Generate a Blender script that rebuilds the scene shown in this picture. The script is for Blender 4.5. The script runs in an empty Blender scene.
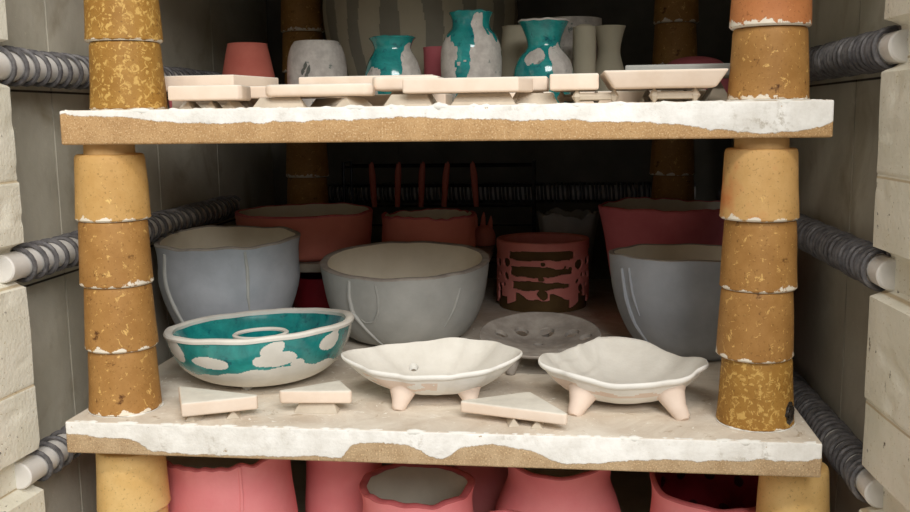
import bpy, bmesh, math, random
from mathutils import Vector, Matrix, noise
PI = math.pi
R = random.Random(7)
SC = bpy.context.scene
COL = SC.collection

# ------------------------------------------------------------------ materials
def srgb(r, g, b):
    f = lambda c: ((c / 255 + .055) / 1.055) ** 2.4 if c > 10.3 else c / 255 / 12.92
    return (f(r), f(g), f(b), 1)

class NT:
    def __init__(self, name, rough=.8, spec=.3, coat=0):
        m = bpy.data.materials.new(name); m.use_nodes = True
        self.m = m; self.t = m.node_tree; self.N = self.t.nodes; self.L = self.t.links
        self.b = self.N['Principled BSDF']
        self.b.inputs['Roughness'].default_value = rough
        self.b.inputs['Specular IOR Level'].default_value = spec
        self.b.inputs['Coat Weight'].default_value = coat
        self.b.inputs['Coat Roughness'].default_value = .05
        self.co = self.N.new('ShaderNodeTexCoord').outputs['Object']
    def noise(self, scale, detail=4, rough=.6, dist=0, vec=None):
        n = self.N.new('ShaderNodeTexNoise')
        n.inputs['Scale'].default_value = scale; n.inputs['Detail'].default_value = detail
        n.inputs['Roughness'].default_value = rough; n.inputs['Distortion'].default_value = dist
        self.L.new(vec or self.co, n.inputs['Vector']); return n.outputs['Fac']
    def voro(self, scale):
        n = self.N.new('ShaderNodeTexVoronoi'); n.inputs['Scale'].default_value = scale
        self.L.new(self.co, n.inputs['Vector']); return n.outputs['Distance']
    def ramp(self, fac, a, b, ca=0., cb=1.):
        n = self.N.new('ShaderNodeMapRange'); n.inputs[1].default_value = a; n.inputs[2].default_value = b
        n.inputs[3].default_value = ca; n.inputs[4].default_value = cb
        self.L.new(fac, n.inputs[0]); return n.outputs[0]
    def mix(self, fac, a, b):
        n = self.N.new('ShaderNodeMix'); n.data_type = 'RGBA'
        for s, v in ((n.inputs[0], fac), (n.inputs[6], a), (n.inputs[7], b)):
            if isinstance(v, (tuple, float, int)): s.default_value = v
            else: self.L.new(v, s)
        return n.outputs[2]
    def math(self, op, a, b=0., clamp=False):
        n = self.N.new('ShaderNodeMath'); n.operation = op; n.use_clamp = clamp
        for s, v in ((n.inputs[0], a), (n.inputs[1], b)):
            if isinstance(v, (float, int)): s.default_value = v
            else: self.L.new(v, s)
        return n.outputs[0]
    def curve_x(self, x, pts):
        n = self.N.new('ShaderNodeValToRGB'); e = n.color_ramp.elements
        e[0].position = pts[0][0]; e[0].color = (pts[0][1],) * 3 + (1,)
        e[1].position = pts[-1][0]; e[1].color = (pts[-1][1],) * 3 + (1,)
        for p, v in pts[1:-1]:
            k = e.new(p); k.color = (v, v, v, 1)
        n.color_ramp.interpolation = 'B_SPLINE'
        self.L.new(x, n.inputs[0]); return n.outputs[0]
    def xyz(self):
        n = self.N.new('ShaderNodeSeparateXYZ'); self.L.new(self.co, n.inputs[0]); return n.outputs
    def normal_z(self):
        g = self.N.new('ShaderNodeNewGeometry'); n = self.N.new('ShaderNodeSeparateXYZ')
        self.L.new(g.outputs['True Normal'], n.inputs[0]); return n.outputs[2]
    def color(self, c):
        if isinstance(c, tuple): self.b.inputs['Base Color'].default_value = c
        else: self.L.new(c, self.b.inputs['Base Color'])
    def bump(self, h, strength=.3, dist=.002):
        n = self.N.new('ShaderNodeBump'); n.inputs['Strength'].default_value = strength
        n.inputs['Distance'].default_value = dist
        self.L.new(h, n.inputs['Height']); self.L.new(n.outputs[0], self.b.inputs['Normal'])

def clay(name, c1, c2, rough=.85, scale=40, bump=.25, spec=.25, coat=0, fine=300):
    n = NT(name, rough, spec, coat)
    n.color(n.mix(n.ramp(n.noise(scale, 5), .35, .65), c1, c2))
    n.bump(n.noise(fine, 3), bump, .0006)
    return n.m

M = {}
def build_materials():
    # soft insulating fire brick of the door jambs: cream with pits and specks
    n = NT('jamb_brick', .95, .1)
    base = n.mix(n.ramp(n.noise(25, 5), .3, .7), srgb(226, 222, 204), srgb(242, 238, 224))
    base = n.mix(n.ramp(n.noise(420, 2), .66, .74), base, srgb(196, 184, 152))
    dirt = n.math('MULTIPLY', n.ramp(n.noise(60, 3, .6), .58, .66), n.ramp(n.noise(210, 3), .60, .66))
    base = n.mix(dirt, base, srgb(96, 86, 76))
    z = n.xyz()[2]
    ph = n.math('FRACT', n.math('DIVIDE', n.math('ADD', z, 10 * .0715 - .0229), .0715))
    dd = n.math('MINIMUM', ph, n.math('SUBTRACT', 1., ph))
    base = n.mix(n.ramp(dd, .006, .014, .75, 0), base, srgb(186, 164, 126))
    n.color(base); n.bump(n.math('ADD', n.noise(350, 3), n.noise(60, 4)), .5, .0012); M['jamb'] = n.m
    # fumed grey lining of the firing chamber
    n = NT('chamber_brick', .7, .3)
    base = n.mix(n.ramp(n.noise(9, 5), .3, .7), srgb(184, 178, 160), srgb(212, 206, 190))
    base = n.mix(n.ramp(n.noise(230, 2), .68, .74), base, srgb(205, 200, 180))
    base = n.mix(n.ramp(n.noise(17, 4, .6, .5), .54, .76, 0, .6), base, srgb(146, 130, 98))
    x, y, z = n.xyz()
    def lines(v, period, off, w):
        ph = n.math('FRACT', n.math('DIVIDE', n.math('ADD', v, 10 * period - off), period))
        return n.ramp(n.math('MINIMUM', ph, n.math('SUBTRACT', 1., ph)), w, w * 2, 1, 0)
    base = n.mix(lines(z, .143, .0855, .004), base, srgb(48, 42, 36))
    n.color(base); n.bump(n.math('ADD', n.noise(120, 4), n.noise(14, 3)), .35, .0015); M['chamber'] = n.m
    M['back_shade'] = clay('shade_toned_back_brick', srgb(112, 108, 98), srgb(136, 131, 120), .85, 12, .3, .15)  # darker than the side lining: shade deep in the kiln put into the colour
    M['joint'] = clay('brick_joint', srgb(40, 36, 30), srgb(58, 52, 44))

    def prop(key, c1, c2, fleck, flk, wash=.003, pink=None, dark=.72):
        n = NT('prop_' + key, .62, .35)
        b = n.mix(n.ramp(n.noise(55, 5), .35, .65), c1, c2)
        b = n.mix(n.ramp(n.noise(500, 2), .60, .72), b, tuple(v * .72 for v in c1[:3]) + (1,))
        if flk: b = n.mix(n.ramp(n.noise(250, 3, .65, .8), flk, flk + .07), b, fleck)
        b = n.mix(n.ramp(n.noise(75, 4, .7), dark - .08, dark), b, srgb(92, 54, 20))
        if pink: b = n.mix(n.ramp(n.noise(28, 3), .5, .68), b, pink)
        z = n.xyz()[2]
        h = n.math('SUBTRACT', z, n.math('MULTIPLY', n.ramp(n.noise(120, 4), .42, .75), wash * 2.2))
        b = n.mix(n.ramp(h, -.0002, .0004, 1, 0), b, srgb(236, 226, 208))
        n.color(b); n.bump(n.noise(260, 3), .35, .0008); M['prop_' + key] = n.m
    prop('flecked', srgb(154, 110, 46), srgb(170, 126, 58), srgb(206, 166, 92), .535, .0012, dark=.74)
    prop('plain', srgb(196, 152, 88), srgb(208, 166, 104), srgb(232, 196, 120), .66, .0022, dark=.9)
    prop('blushed', srgb(204, 160, 98), srgb(216, 174, 114), srgb(232, 196, 120), .68, .0022, srgb(204, 122, 66), dark=.9)
    prop('brown', srgb(162, 116, 60), srgb(178, 132, 74), srgb(220, 178, 106), .61, .0026, dark=.70)
    prop('orange', srgb(182, 114, 66), srgb(196, 128, 78), srgb(226, 170, 110), .67, .003, dark=.88)
    prop('pale', srgb(214, 174, 108), srgb(224, 188, 126), srgb(240, 212, 150), .68, .0006, dark=.92)
    M['prop_collar'] = clay('prop_collar', srgb(206, 166, 106), srgb(228, 192, 136))
    M['scorch'] = clay('scorched_glaze', srgb(22, 18, 16), srgb(60, 52, 46), .25, 200, .6, .5)

    def shelf(key, pts, tan1, tan2, amp):
        n = NT('shelf_' + key, .9, .15)
        x, y, z = n.xyz()
        tan = n.mix(n.ramp(n.noise(70, 5), .35, .65), tan1, tan2)
        tan = n.mix(n.ramp(n.noise(900, 2), .54, .70), tan, srgb(228, 200, 158))
        tan = n.mix(n.ramp(n.noise(700, 2), .60, .72), tan, srgb(140, 102, 64))
        white = n.mix(n.ramp(n.noise(45, 6, .7), .35, .62), srgb(226, 222, 214), srgb(250, 248, 243))
        stain = n.math('MULTIPLY', n.ramp(n.noise(26, 3), .55, .70), n.ramp(n.noise(190, 4, .7), .5, .62))
        white = n.mix(n.math('MULTIPLY', stain, .55), white, srgb(160, 148, 126))
        top = n.mix(n.ramp(n.noise(16, 6, .65, 1.2), .35, .65), srgb(204, 190, 172), srgb(232, 224, 210))
        top = n.mix(n.ramp(n.noise(34, 5, .75, 2.), .60, .70), top, srgb(176, 156, 130))
        top = n.mix(n.ramp(n.noise(60, 5, .7, 3.), .62, .66), top, srgb(244, 240, 230))
        u = n.math('DIVIDE', n.math('ADD', x, .25), .5, True)
        depth = n.curve_x(u, pts)                                  # how far down the wash runs, 0..1 of the edge
        jag = n.math('MULTIPLY', n.math('SUBTRACT', n.noise(38, 8, .72, .4), .5), amp)
        d = n.math('ADD', n.math('DIVIDE', z, -.023), jag)
        wash = n.ramp(n.math('SUBTRACT', depth, d), -.015, .015)
        chips = n.ramp(n.noise(150, 5, .7), .66, .69)
        wash = n.math('MULTIPLY', wash, n.math('SUBTRACT', 1., chips))
        edge = n.mix(wash, tan, white)
        nz = n.normal_z()
        n.color(n.mix(n.ramp(nz, .6, .8), edge, top))
        n.bump(n.math('ADD', n.noise(170, 5, .7), n.math('MULTIPLY', wash, .5)), .5, .0014)
        M['shelf_' + key] = n.m
    shelf('upper', [(0, .12), (.10, .22), (.18, .45), (.33, .42), (.46, .30), (.52, .40), (.62, .42), (.74, .50), (.82, .66), (.90, .88), (.955, .86), (1, .55)],
          srgb(182, 144, 100), srgb(200, 162, 116), .42)
    shelf('lower', [(0, .40), (.09, .48), (.12, .95), (.30, .92), (.36, .78), (.385, 1.0), (.40, .32), (.48, .38), (.52, .98), (.545, .42), (.60, .28), (.65, .50), (.68, .92), (.78, .62), (.88, .66), (1, .42)],
          srgb(178, 150, 116), srgb(198, 172, 138), .40)

    n = NT('bisque_tile', .85, .2)
    b = n.mix(n.ramp(n.noise(50, 4), .35, .65), srgb(232, 212, 192), srgb(240, 222, 204))
    t = n.mix(n.ramp(n.noise(60, 5), .35, .65), srgb(222, 218, 206), srgb(238, 234, 222))
    n.color(n.mix(n.ramp(n.normal_z(), .5, .8), b, t)); n.bump(n.noise(240, 3), .25, .0006); M['tile'] = n.m
    M['stilt'] = clay('stilt_clay', srgb(190, 178, 160), srgb(206, 195, 178), .8, 60)
    M['grey'] = clay('raw_grey_glaze', srgb(160, 160, 155), srgb(176, 176, 171), .88, 30, .2)
    M['bluegrey'] = clay('raw_bluegrey_glaze', srgb(162, 166, 172), srgb(178, 182, 188), .88, 30, .2)
    M['greyrim'] = clay('bare_grey_rim', srgb(140, 132, 124), srgb(170, 163, 154), .9, 60, .3)
    M['cream'] = clay('cream_lining', srgb(228, 219, 198), srgb(240, 232, 213), .85, 25, .2)
    M['drip'] = clay('grey_glaze_drip', srgb(172, 172, 167), srgb(186, 186, 181), .8, 40, .2)
    M['white'] = clay('white_raw_glaze', srgb(232, 230, 222), srgb(245, 243, 237), .8, 35, .35)
    M['rawwhite'] = clay('matt_white_lining', srgb(216, 212, 202), srgb(230, 227, 218), .85, 35, .35)
    M['bisque'] = clay('pinkish_bisque', srgb(226, 206, 190), srgb(236, 218, 203), .85, 45, .2)
    M['pink'] = clay('pink_raw_glaze', srgb(236, 142, 146), srgb(241, 154, 156), .75, 30, .25)
    M['coral'] = clay('coral_raw_glaze', srgb(210, 124, 108), srgb(220, 136, 118), .8, 30, .2)
    M['salmon'] = clay('salmon_raw_glaze', srgb(196, 106, 92), srgb(208, 120, 104), .8, 30, .2)
    M['rosepink'] = clay('rose_raw_glaze', srgb(202, 106, 114), srgb(212, 118, 126), .8, 30, .2)
    M['pinkrim'] = clay('dark_pink_rim', srgb(184, 92, 96), srgb(204, 112, 114), .85, 60, .3)
    M['greylining'] = clay('grey_cream_lining', srgb(206, 198, 182), srgb(222, 214, 198), .85, 20, .2)
    M['darkred'] = clay('dark_red_glaze', srgb(116, 20, 32), srgb(136, 28, 40), .6, 40, .2)
    M['spots'] = clay('black_red_spots', srgb(50, 10, 16), srgb(70, 16, 22), .6, 40, .2)
    n = NT('teal_glaze', .12, .5, .6)
    b = n.mix(n.ramp(n.noise(38, 5, .7, .6), .3, .7), srgb(12, 106, 110), srgb(44, 162, 156))
    n.color(n.mix(n.ramp(n.noise(120, 4), .58, .72), b, srgb(6, 70, 88))); n.bump(n.noise(45, 2), .12, .001); M['teal'] = n.m
    n = NT('mottled_grey_patch', .7, .3)
    b = n.mix(n.ramp(n.noise(70, 5, .7), .38, .62), srgb(178, 171, 164), srgb(206, 200, 192))
    n.color(n.mix(n.ramp(n.noise(110, 4), .62, .68), b, srgb(120, 128, 122))); n.bump(n.noise(200, 3), .4, .0008); M['patch'] = n.m
    M['umber'] = clay('dark_umber_clay', srgb(92, 72, 44), srgb(108, 86, 54), .9, 40, .2)
    M['latticepink'] = clay('lattice_pink_glaze', srgb(236, 146, 138), srgb(242, 158, 148), .7, 60, .3)
    M['ceramic'] = clay('element_tube_ceramic', srgb(222, 218, 212), srgb(236, 232, 226), .55, 40, .15)
    n = NT('element_wire', .55, .4); n.b.inputs['Metallic'].default_value = .25
    n.color(n.mix(n.ramp(n.noise(200, 3), .35, .65), srgb(92, 90, 92), srgb(128, 125, 125))); M['wire'] = n.m
    n = NT('rack_steel', .35, .5); n.b.inputs['Metallic'].default_value = .8
    n.color(n.mix(n.ramp(n.noise(120, 3), .35, .65), srgb(46, 46, 48), srgb(70, 70, 72))); M['rack'] = n.m
    M['slab'] = clay('half_shelf_grey', srgb(150, 140, 126), srgb(172, 162, 146), .9, 60, .3)
    M['stripe_light'] = clay('barrel_light', srgb(176, 168, 146), srgb(190, 182, 160), .8, 14, .2)
    M['stripe_dark'] = clay('barrel_dark', srgb(134, 130, 116), srgb(150, 146, 132), .8, 14, .2)
    M['stroke'] = clay('grey_brush_mark', srgb(92, 94, 88), srgb(120, 122, 114), .8, 60, .1)
build_materials()

# ------------------------------------------------------------------ object helpers
def tag(o, label=None, cat=None, group=None, kind=None):
    if label: o['label'] = label
    if cat: o['category'] = cat
    if group: o['group'] = group
    if kind: o['kind'] = kind
    return o

def thing(name, label, cat, loc, group=None, rz=0.):
    o = bpy.data.objects.new(name, None); COL.objects.link(o)
    o.location = loc; o.rotation_euler = (0, 0, rz); o.empty_display_size = .01
    return tag(o, label, cat, group)

def obj(name, bm, mats, parent=None, smooth=True, loc=None, sharp=40, label=None):
    me = bpy.data.meshes.new(name)
    bmesh.ops.recalc_face_normals(bm, faces=bm.faces[:])
    bm.to_mesh(me); bm.free()
    for m in (mats if isinstance(mats, (list, tuple)) else [mats]): me.materials.append(M[m])
    if smooth:
        for p in me.polygons: p.use_smooth = True
        me.set_sharp_from_angle(angle=math.radians(sharp))
    o = bpy.data.objects.new(name, me); COL.objects.link(o)
    if loc: o.location = loc
    if parent: o.parent = parent
    if label: o['label'] = label
    return o

def lathe(prof, seg=96, wob=None, mat=None, closed=False, a0=0, a1=2 * PI):
    """prof: (r, z) list; wob(theta, r, z) -> (r, z); mat(k, theta, z) -> slot"""
    bm = bmesh.new(); rings = []
    for r, z in prof:
        if r < 1e-6:
            rr, zz = (wob(0, 0, z) if wob else (0, z))
            rings.append([bm.verts.new((0, 0, zz))]); continue
        ring = []
        for i in range(seg):
            a = 2 * PI * i / seg
            rr, zz = wob(a, r, z) if wob else (r, z)
            ring.append(bm.verts.new((rr * math.cos(a), rr * math.sin(a), zz)))
        rings.append(ring)
    n = len(rings)
    for k in range(n if closed else n - 1):
        A, B = rings[k], rings[(k + 1) % n]
        for i in range(seg):
            j = (i + 1) % seg
            if len(A) == 1 and len(B) == 1: continue
            if len(A) == 1: f = bm.faces.new((A[0], B[j], B[i]))
            elif len(B) == 1: f = bm.faces.new((A[i], A[j], B[0]))
            else: f = bm.faces.new((A[i], A[j], B[j], B[i]))
            if mat:
                c = f.calc_center_median(); f.material_index = mat(k, math.atan2(c.y, c.x), c.z)
    return bm

def tube(pts, rad, seg=8, caps=True):
    bm = bmesh.new(); add_tube(bm, pts, rad, seg, caps); return bm

def add_tube(bm, pts, rad, seg=8, caps=True):
    pts = [Vector(p) for p in pts]; rings = []
    nrm = None
    for i, p in enumerate(pts):
        t = (pts[min(i + 1, len(pts) - 1)] - pts[max(i - 1, 0)]).normalized()
        if nrm is None:
            nrm = t.orthogonal().normalized()
        nrm = (nrm - t * nrm.dot(t)).normalized(); b = t.cross(nrm)
        r = rad[i] if isinstance(rad, (list, tuple)) else rad
        rings.append([bm.verts.new(p + (nrm * math.cos(2 * PI * k / seg) + b * math.sin(2 * PI * k / seg)) * r) for k in range(seg)])
    for A, B in zip(rings, rings[1:]):
        for k in range(seg):
            bm.faces.new((A[k], A[(k + 1) % seg], B[(k + 1) % seg], B[k]))
    if caps:
        bm.faces.new(rings[0][::-1]); bm.faces.new(rings[-1])

def fine(prof, step=.003):
    out = [prof[0]]
    for a, b in zip(prof, prof[1:]):
        d = math.hypot(b[0] - a[0], b[1] - a[1]); k = max(1, int(d / step))
        for i in range(1, k + 1): out.append((a[0] + (b[0] - a[0]) * i / k, a[1] + (b[1] - a[1]) * i / k))
    return out

def curve(prof, n=5):
    """Catmull-Rom through (r, z) control points"""
    P = [prof[0]] + list(prof) + [prof[-1]]; out = []
    for i in range(1, len(P) - 2):
        p0, p1, p2, p3 = P[i - 1], P[i], P[i + 1], P[i + 2]
        for k in range(n):
            t = k / n
            out.append(tuple(.5 * (2 * p1[c] + (p2[c] - p0[c]) * t + (2 * p0[c] - 5 * p1[c] + 4 * p2[c] - p3[c]) * t * t + (3 * p1[c] - p0[c] - 3 * p2[c] + p3[c]) * t ** 3) for c in (0, 1)))
    out.append(prof[-1]); return out

def nz(a, b, c, s=1): return noise.noise(Vector((a * s, b * s, c * s)))

# ------------------------------------------------------------------ the setting
FLOOR = -.023 - .0070 - 3 * (.1902 - .0070) / 4; T = .023; UP = .1902; TOP_Z = UP + T + .1914
XL, XR, YB = -.306, .3065, .67
def jamb_profile(el, off):
    """inward offset of the jamb face against z: joints nick it, grooves are cut into it"""
    zs = [FLOOR + i * (TOP_Z - FLOOR) / 420 for i in range(421)]
    out = []
    for z in zs:
        d = 0.
        ph = ((z - off) / .0715) % 1; ph = min(ph, 1 - ph) * .0715
        if ph < .0009: d -= .0005
        for ze in el:
            t = abs(z - ze)
            if t < .0150: d -= .0105 * min(1, ((.0150 - t) / .004)) ** .6
        out.append((z, d))
    return out
def jamb(name, side, x0, el, splay, off):
    prof = jamb_profile(el, off); bm = bmesh.new(); ys = [.012 - i * .262 / 60 for i in range(61)]
    cols = []
    for i, y in enumerate(ys):
        c = []
        for z, d in prof:
            chip = max(0, nz(x0 * 9, y, z, 60) - .35) * .004 + nz(3 + x0, y, z, 25) * .0008
            course = math.floor((z - off) / .0715)
            shift = .0005 * math.sin(course * 2.7 + side)
            x = x0 - side * 0 + side * (splay * (.012 - y)) - side * (d - chip + shift) * 1.0
            c.append(bm.verts.new((x, y, z)))
        c.append(bm.verts.new((side * .42, y, TOP_Z))); c.insert(0, bm.verts.new((side * .42, y, FLOOR)))
        cols.append(c)
    for A, B in zip(cols, cols[1:]):
        n = len(A)
        for k in range(n):
            bm.faces.new((A[k], A[(k + 1) % n], B[(k + 1) % n], B[k]))
    bm.faces.new(cols[0]); bm.faces.new(cols[-1][::-1])
    tag(obj(name, bm, 'jamb', sharp=50), kind='structure')
EL_L = (.2440, .1075, -.0395); EL_R = (.2440, .1060, -.0350)
jamb('trim_1', -1, -.2795, [z + .001 for z in EL_L], .07, .0229)
jamb('trim_2', 1, .2805, [z + .001 for z in EL_R], .05, .0249)

def slab_box(name, x0, x1, y0, y1, z0, z1, m):
    bm = bmesh.new(); bmesh.ops.create_cube(bm, size=1)
    for v in bm.verts:
        v.co = Vector((x0 + (v.co.x + .5) * (x1 - x0), y0 + (v.co.y + .5) * (y1 - y0), z0 + (v.co.z + .5) * (z1 - z0)))
    return tag(obj(name, bm, m, smooth=False), kind='structure')
def brick_wall(name, axis, c, thick, u0, u1, joints):
    """a lining wall with real sunk vertical joints; axis 'x': plane x=c, runs along y"""
    bm = bmesh.new(); us = [u0]
    for j in joints: us += [j - .0011, j - .0010, j + .0010, j + .0011]
    us.append(u1); front = []
    for i, u in enumerate(us):
        k = (i - 1) % 4
        d = .002 if 0 < i < len(us) - 1 and k in (1, 2) else 0
        front.append((u, c + math.copysign(d, thick)))
    pts = front + [(u1, c + thick), (u0, c + thick)]
    mk = (lambda u, w, z: (w, u, z)) if axis == 'x' else (lambda u, w, z: (u, w, z))
    lo = [bm.verts.new(mk(u, w, FLOOR)) for u, w in pts]; hi = [bm.verts.new(mk(u, w, TOP_Z)) for u, w in pts]
    n = len(pts)
    for i in range(n): bm.faces.new((lo[i], lo[(i + 1) % n], hi[(i + 1) % n], hi[i]))
    bm.faces.new(lo); bm.faces.new(hi[::-1])
    return tag(obj(name, bm, 'back_shade' if axis == 'y' else 'chamber', smooth=False), kind='structure')
brick_wall('wall_left', 'x', XL, -.11, .0125, YB, [.11, .30, .462])
brick_wall('wall_right', 'x', XR, .11, .0125, YB, [.15, .36, .52])
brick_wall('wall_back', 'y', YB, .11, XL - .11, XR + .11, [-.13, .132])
slab_box('floor', XL - .11, XR + .11, -.25, YB + .11, FLOOR - .05, FLOOR, 'chamber')
slab_box('unseen_shade_slab', XL - .11, XR + .11, -.02, YB + .11, TOP_Z, TOP_Z + .05, 'chamber')  # unseen slab at next-shelf height, added to shade the upper level

# ------------------------------------------------------------------ heating elements
def element(label, p0, p1, group=None, lead=.035, pitch=.0084):
    """ceramic tube wound with a resistance coil, from p0 (mouth) to p1"""
    p0, p1 = Vector(p0), Vector(p1); d = (p1 - p0); L = d.length; d.normalize()
    t = thing('heating_element', label, 'heating element', p0, group)
    up = Vector((0, 0, 1)); s = d.cross(up)
    rt = .0098
    bm = bmesh.new(); pts = [d * 0, d * .001] + [d * (L * i / 12) for i in range(1, 13)]
    add_tube(bm, pts, [rt - .001] + [rt] * 13, 28)
    obj('tube', bm, 'ceramic', t)
    rc = .0119; n = int((L - lead) / pitch * 18); hp = []
    for i in range(n):
        a = i * 2 * PI / 18; k = lead + i * pitch / 18 + .0007 * math.sin(i * .11)
        hp.append(d * k + (up * math.cos(a) + s * math.sin(a)) * (rc + .0004 * math.sin(i * .07)))
    obj('coil', tube(hp, .0017, 6), 'wire', t)
for z, w in zip(EL_L, ('top', 'middle', 'bottom')):
    element({'top': 'grey wire coil on white ceramic tube at left wall, above the upper shelf',
             'middle': 'grey wire coil on white ceramic tube at left wall, between the two shelves',
             'bottom': 'grey wire coil on white ceramic tube at left wall, below the lower shelf'}[w],
            (-.2890, -.002 if w != 'top' else -.020, z), (-.2890, .455, z), 'heating elements of the kiln', .018 if w != 'top' else .030, .0150)
for z, w in zip(EL_R, ('top', 'middle', 'bottom')):
    element({'top': 'tightly coiled heating element on right wall, above the upper shelf',
             'middle': 'tightly coiled heating element on right wall, level with the grey bowl rim',
             'bottom': 'tightly coiled dark heating element on right wall, below the lower shelf'}[w],
            (.2905, .003, z), (.2905, .60, z), 'heating elements of the kiln', .012, .0085)
element('dark coiled heating element across the back wall, behind the lower shelf pots', (-.245, YB - .0134, .105), (.26, YB - .0134, .105), 'heating elements of the kiln', .02, .0055)

# ------------------------------------------------------------------ kiln shelves
def kiln_shelf(label, loc, m, w=.5, dpt=.60, seed=0, rz=0.):
    bm = bmesh.new(); bmesh.ops.create_cube(bm, size=1)
    for v in bm.verts: v.co = Vector((v.co.x * w, (v.co.y + .5) * dpt, (v.co.z - .5) * T))
    bmesh.ops.bevel(bm, geom=bm.edges[:], offset=.0016, segments=2, affect='EDGES', profile=.6)
    t = thing('kiln_shelf', label, 'kiln shelf', loc, 'kiln shelves', rz)
    obj('slab', bm, m, t, sharp=60)
    # crusts of thick wash standing proud along the front edge
    pts = []; rs = []
    for i in range(241):
        x = -w / 2 + .004 + i * (w - .008) / 240
        pts.append((x, .0018 + .0006 * nz(x * 60, seed, 0), -.0012 + .0007 * nz(x * 90, seed, 5)))
        rs.append(max(.0003, .0013 + .0016 * nz(x * 70, seed, 9) + .0009 * nz(x * 260, seed, 3)))
    bm = tube(pts, rs, 10)
    obj('wash_crust', bm, 'white', t)
    return t
kiln_shelf('white-washed tan kiln shelf carrying the teal vases and bisque tiles', (.0036, .011, UP + T), 'shelf_upper', seed=3)
kiln_shelf('white-washed kiln shelf carrying the grey bowls, teal bowl and footed dishes', (-.0012, -.0005, 0), 'shelf_lower', seed=5, rz=-.013, w=.506)

# ------------------------------------------------------------------ kiln props
PH = (UP - .0070) / 4
def prop(label, x, y, z, mk, rb=.0255, rt=.0226, rz=0, scorch=False, blob=False, group=None):
    t = thing('kiln_prop', label, 'kiln prop', (x, y, z), group, rz)
    s = rz * 7 + x * 40
    def wob(a, r, zz):
        w = .0005 * nz(math.cos(a) * 1.5 + s, math.sin(a) * 1.5, zz * 40)
        if zz < .0015 and r > .022: w += .0006 * nz(math.cos(a) * 4 + s, math.sin(a) * 4, 0)
        return r + w, zz
    prof = fine([(.0200, 0.0), (rb - .0012, 0), (rb, .0012), (rb - .0002, .004), (rt + .0006, PH - .003), (rt, PH - .0008), (rt - .0012, PH), (.0170, PH)], .004)
    inner = fine([(.0150, PH - .001), (.0158, PH - .008), (.0200, .010)], .006)
    obj('body', lathe(prof + inner, 64, wob, closed=True), mk, t)
    obj('collar', lathe([(.0150, PH - .004), (.0172, PH - .004), (.0172, PH), (.0170, PH + .0062), (.0165, PH + .0070), (.0155, PH + .0070), (.0150, PH + .0062)], 48, None, closed=True), 'prop_collar', t)
    if scorch:
        bm = bmesh.new(); bmesh.ops.create_icosphere(bm, subdivisions=4, radius=1)
        a = math.radians(-38) - rz
        for v in bm.verts:
            q = v.co; k = 1 + .3 * nz(q.x, q.y, q.z, 2.5)
            l = Vector((q.x * .0022, q.y * .0052, q.z * .0085)) * k
            v.co = Vector((rb - .0012 + l.x, l.y, .0095 + l.z))
            v.co.rotate(Matrix.Rotation(a, 3, 'Z'))
        obj('scorch_mark', bm, 'scorch', t, label='glassy black scorch mark')
    if blob:
        pts = []; rs = []
        for i in range(97):
            a = 2 * PI * (i % 96) / 96; c, q = math.cos(a), math.sin(a)
            k = .0002 + .0018 * nz(c * 1.6 + s, q * 1.6, 2) + .0007 * nz(c * 6 + s, q * 6, 2)
            rs.append(max(.0003, k)); pts.append(((rb + .0001) * c, (rb + .0001) * q, .0006))
        bm = tube(pts, rs, 8, caps=False)
        for v in bm.verts: v.co.z = max(v.co.z * .8, 0)
        obj('wash_crust', bm, 'white', t)
    return t
J = lambda k=.0009: R.uniform(-k, k)
def stack(x, y, z0, rows, group, rb, rt):
    for i, (lab, mk, kw) in enumerate(rows):
        prop(lab, x + J(), y + J(), z0 + i * PH, mk, rb + J(.0003), rt + J(.0003), R.uniform(0, 6) if not kw.get('scorch') else 0, group=group, **kw)
G = 'front left prop stack'
stack(-.2255, .0380, 0, [
    ('brown cone prop at foot of front left stack, standing on the lower shelf', 'prop_brown', dict(blob=True)),
    ('dark mottled brown cone prop, second from bottom of front left stack', 'prop_brown', {}),
    ('stained brown cone prop, third from bottom of front left stack', 'prop_brown', {}),
    ('smooth golden cone prop atop front left stack, right under the upper shelf', 'prop_plain', {})], 'props between the two shelves', .0252, .0228)
stack(.2175, .0395, 0, [
    ('flecked golden cone prop with black scorch mark at foot of front right stack', 'prop_flecked', dict(scorch=True, blob=True)),
    ('golden brown cone prop, second from bottom of front right stack', 'prop_brown', {}),
    ('speckled tan cone prop, third from bottom of front right stack', 'prop_brown', {}),
    ('pale golden cone prop with orange blush atop front right stack under the upper shelf', 'prop_blushed', {})], 'props between the two shelves', .0249, .0222)
stack(-.2108, .0405, UP + T, [
    ('flecked golden cone prop standing on left end of the upper shelf', 'prop_flecked', {}),
    ('flecked golden cone prop stacked at upper left corner of the photo', 'prop_flecked', {})], 'props on the upper shelf', .0258, .0228)
stack(.2205, .0405, UP + T, [
    ('plain amber cone prop standing on right end of the upper shelf', 'prop_brown', dict(blob=True)),
    ('orange cone prop stacked on the amber prop at upper right', 'prop_orange', {})], 'props on the upper shelf', .0254, .0226)
for x, s in ((-.2118, 'left'), (.2140, 'right')):
    stack(x, .504, UP + T, [
        (f'dark shaded cone prop at back {s}, standing on the upper shelf', 'prop_brown', {}),
        (f'dark shaded cone prop at back {s} of upper shelf, second of its stack', 'prop_brown', {}),
        (f'dark shaded cone prop at back {s} of upper shelf, top of its stack', 'prop_brown', {})], 'props at the back', .0252, .0224)
    stack(x, .504, 0, [
        (f'dark cone prop at foot of the back {s} stack on the lower shelf', 'prop_brown', {}),
        (f'dark cone prop second from bottom of the back {s} stack on the lower shelf', 'prop_brown', {}),
        (f'dark cone prop third from bottom of the back {s} stack on the lower shelf', 'prop_brown', {}),
        (f'dark cone prop atop the back {s} stack, under the upper shelf', 'prop_brown', {})], 'props at the back', .0252, .0224)
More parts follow.
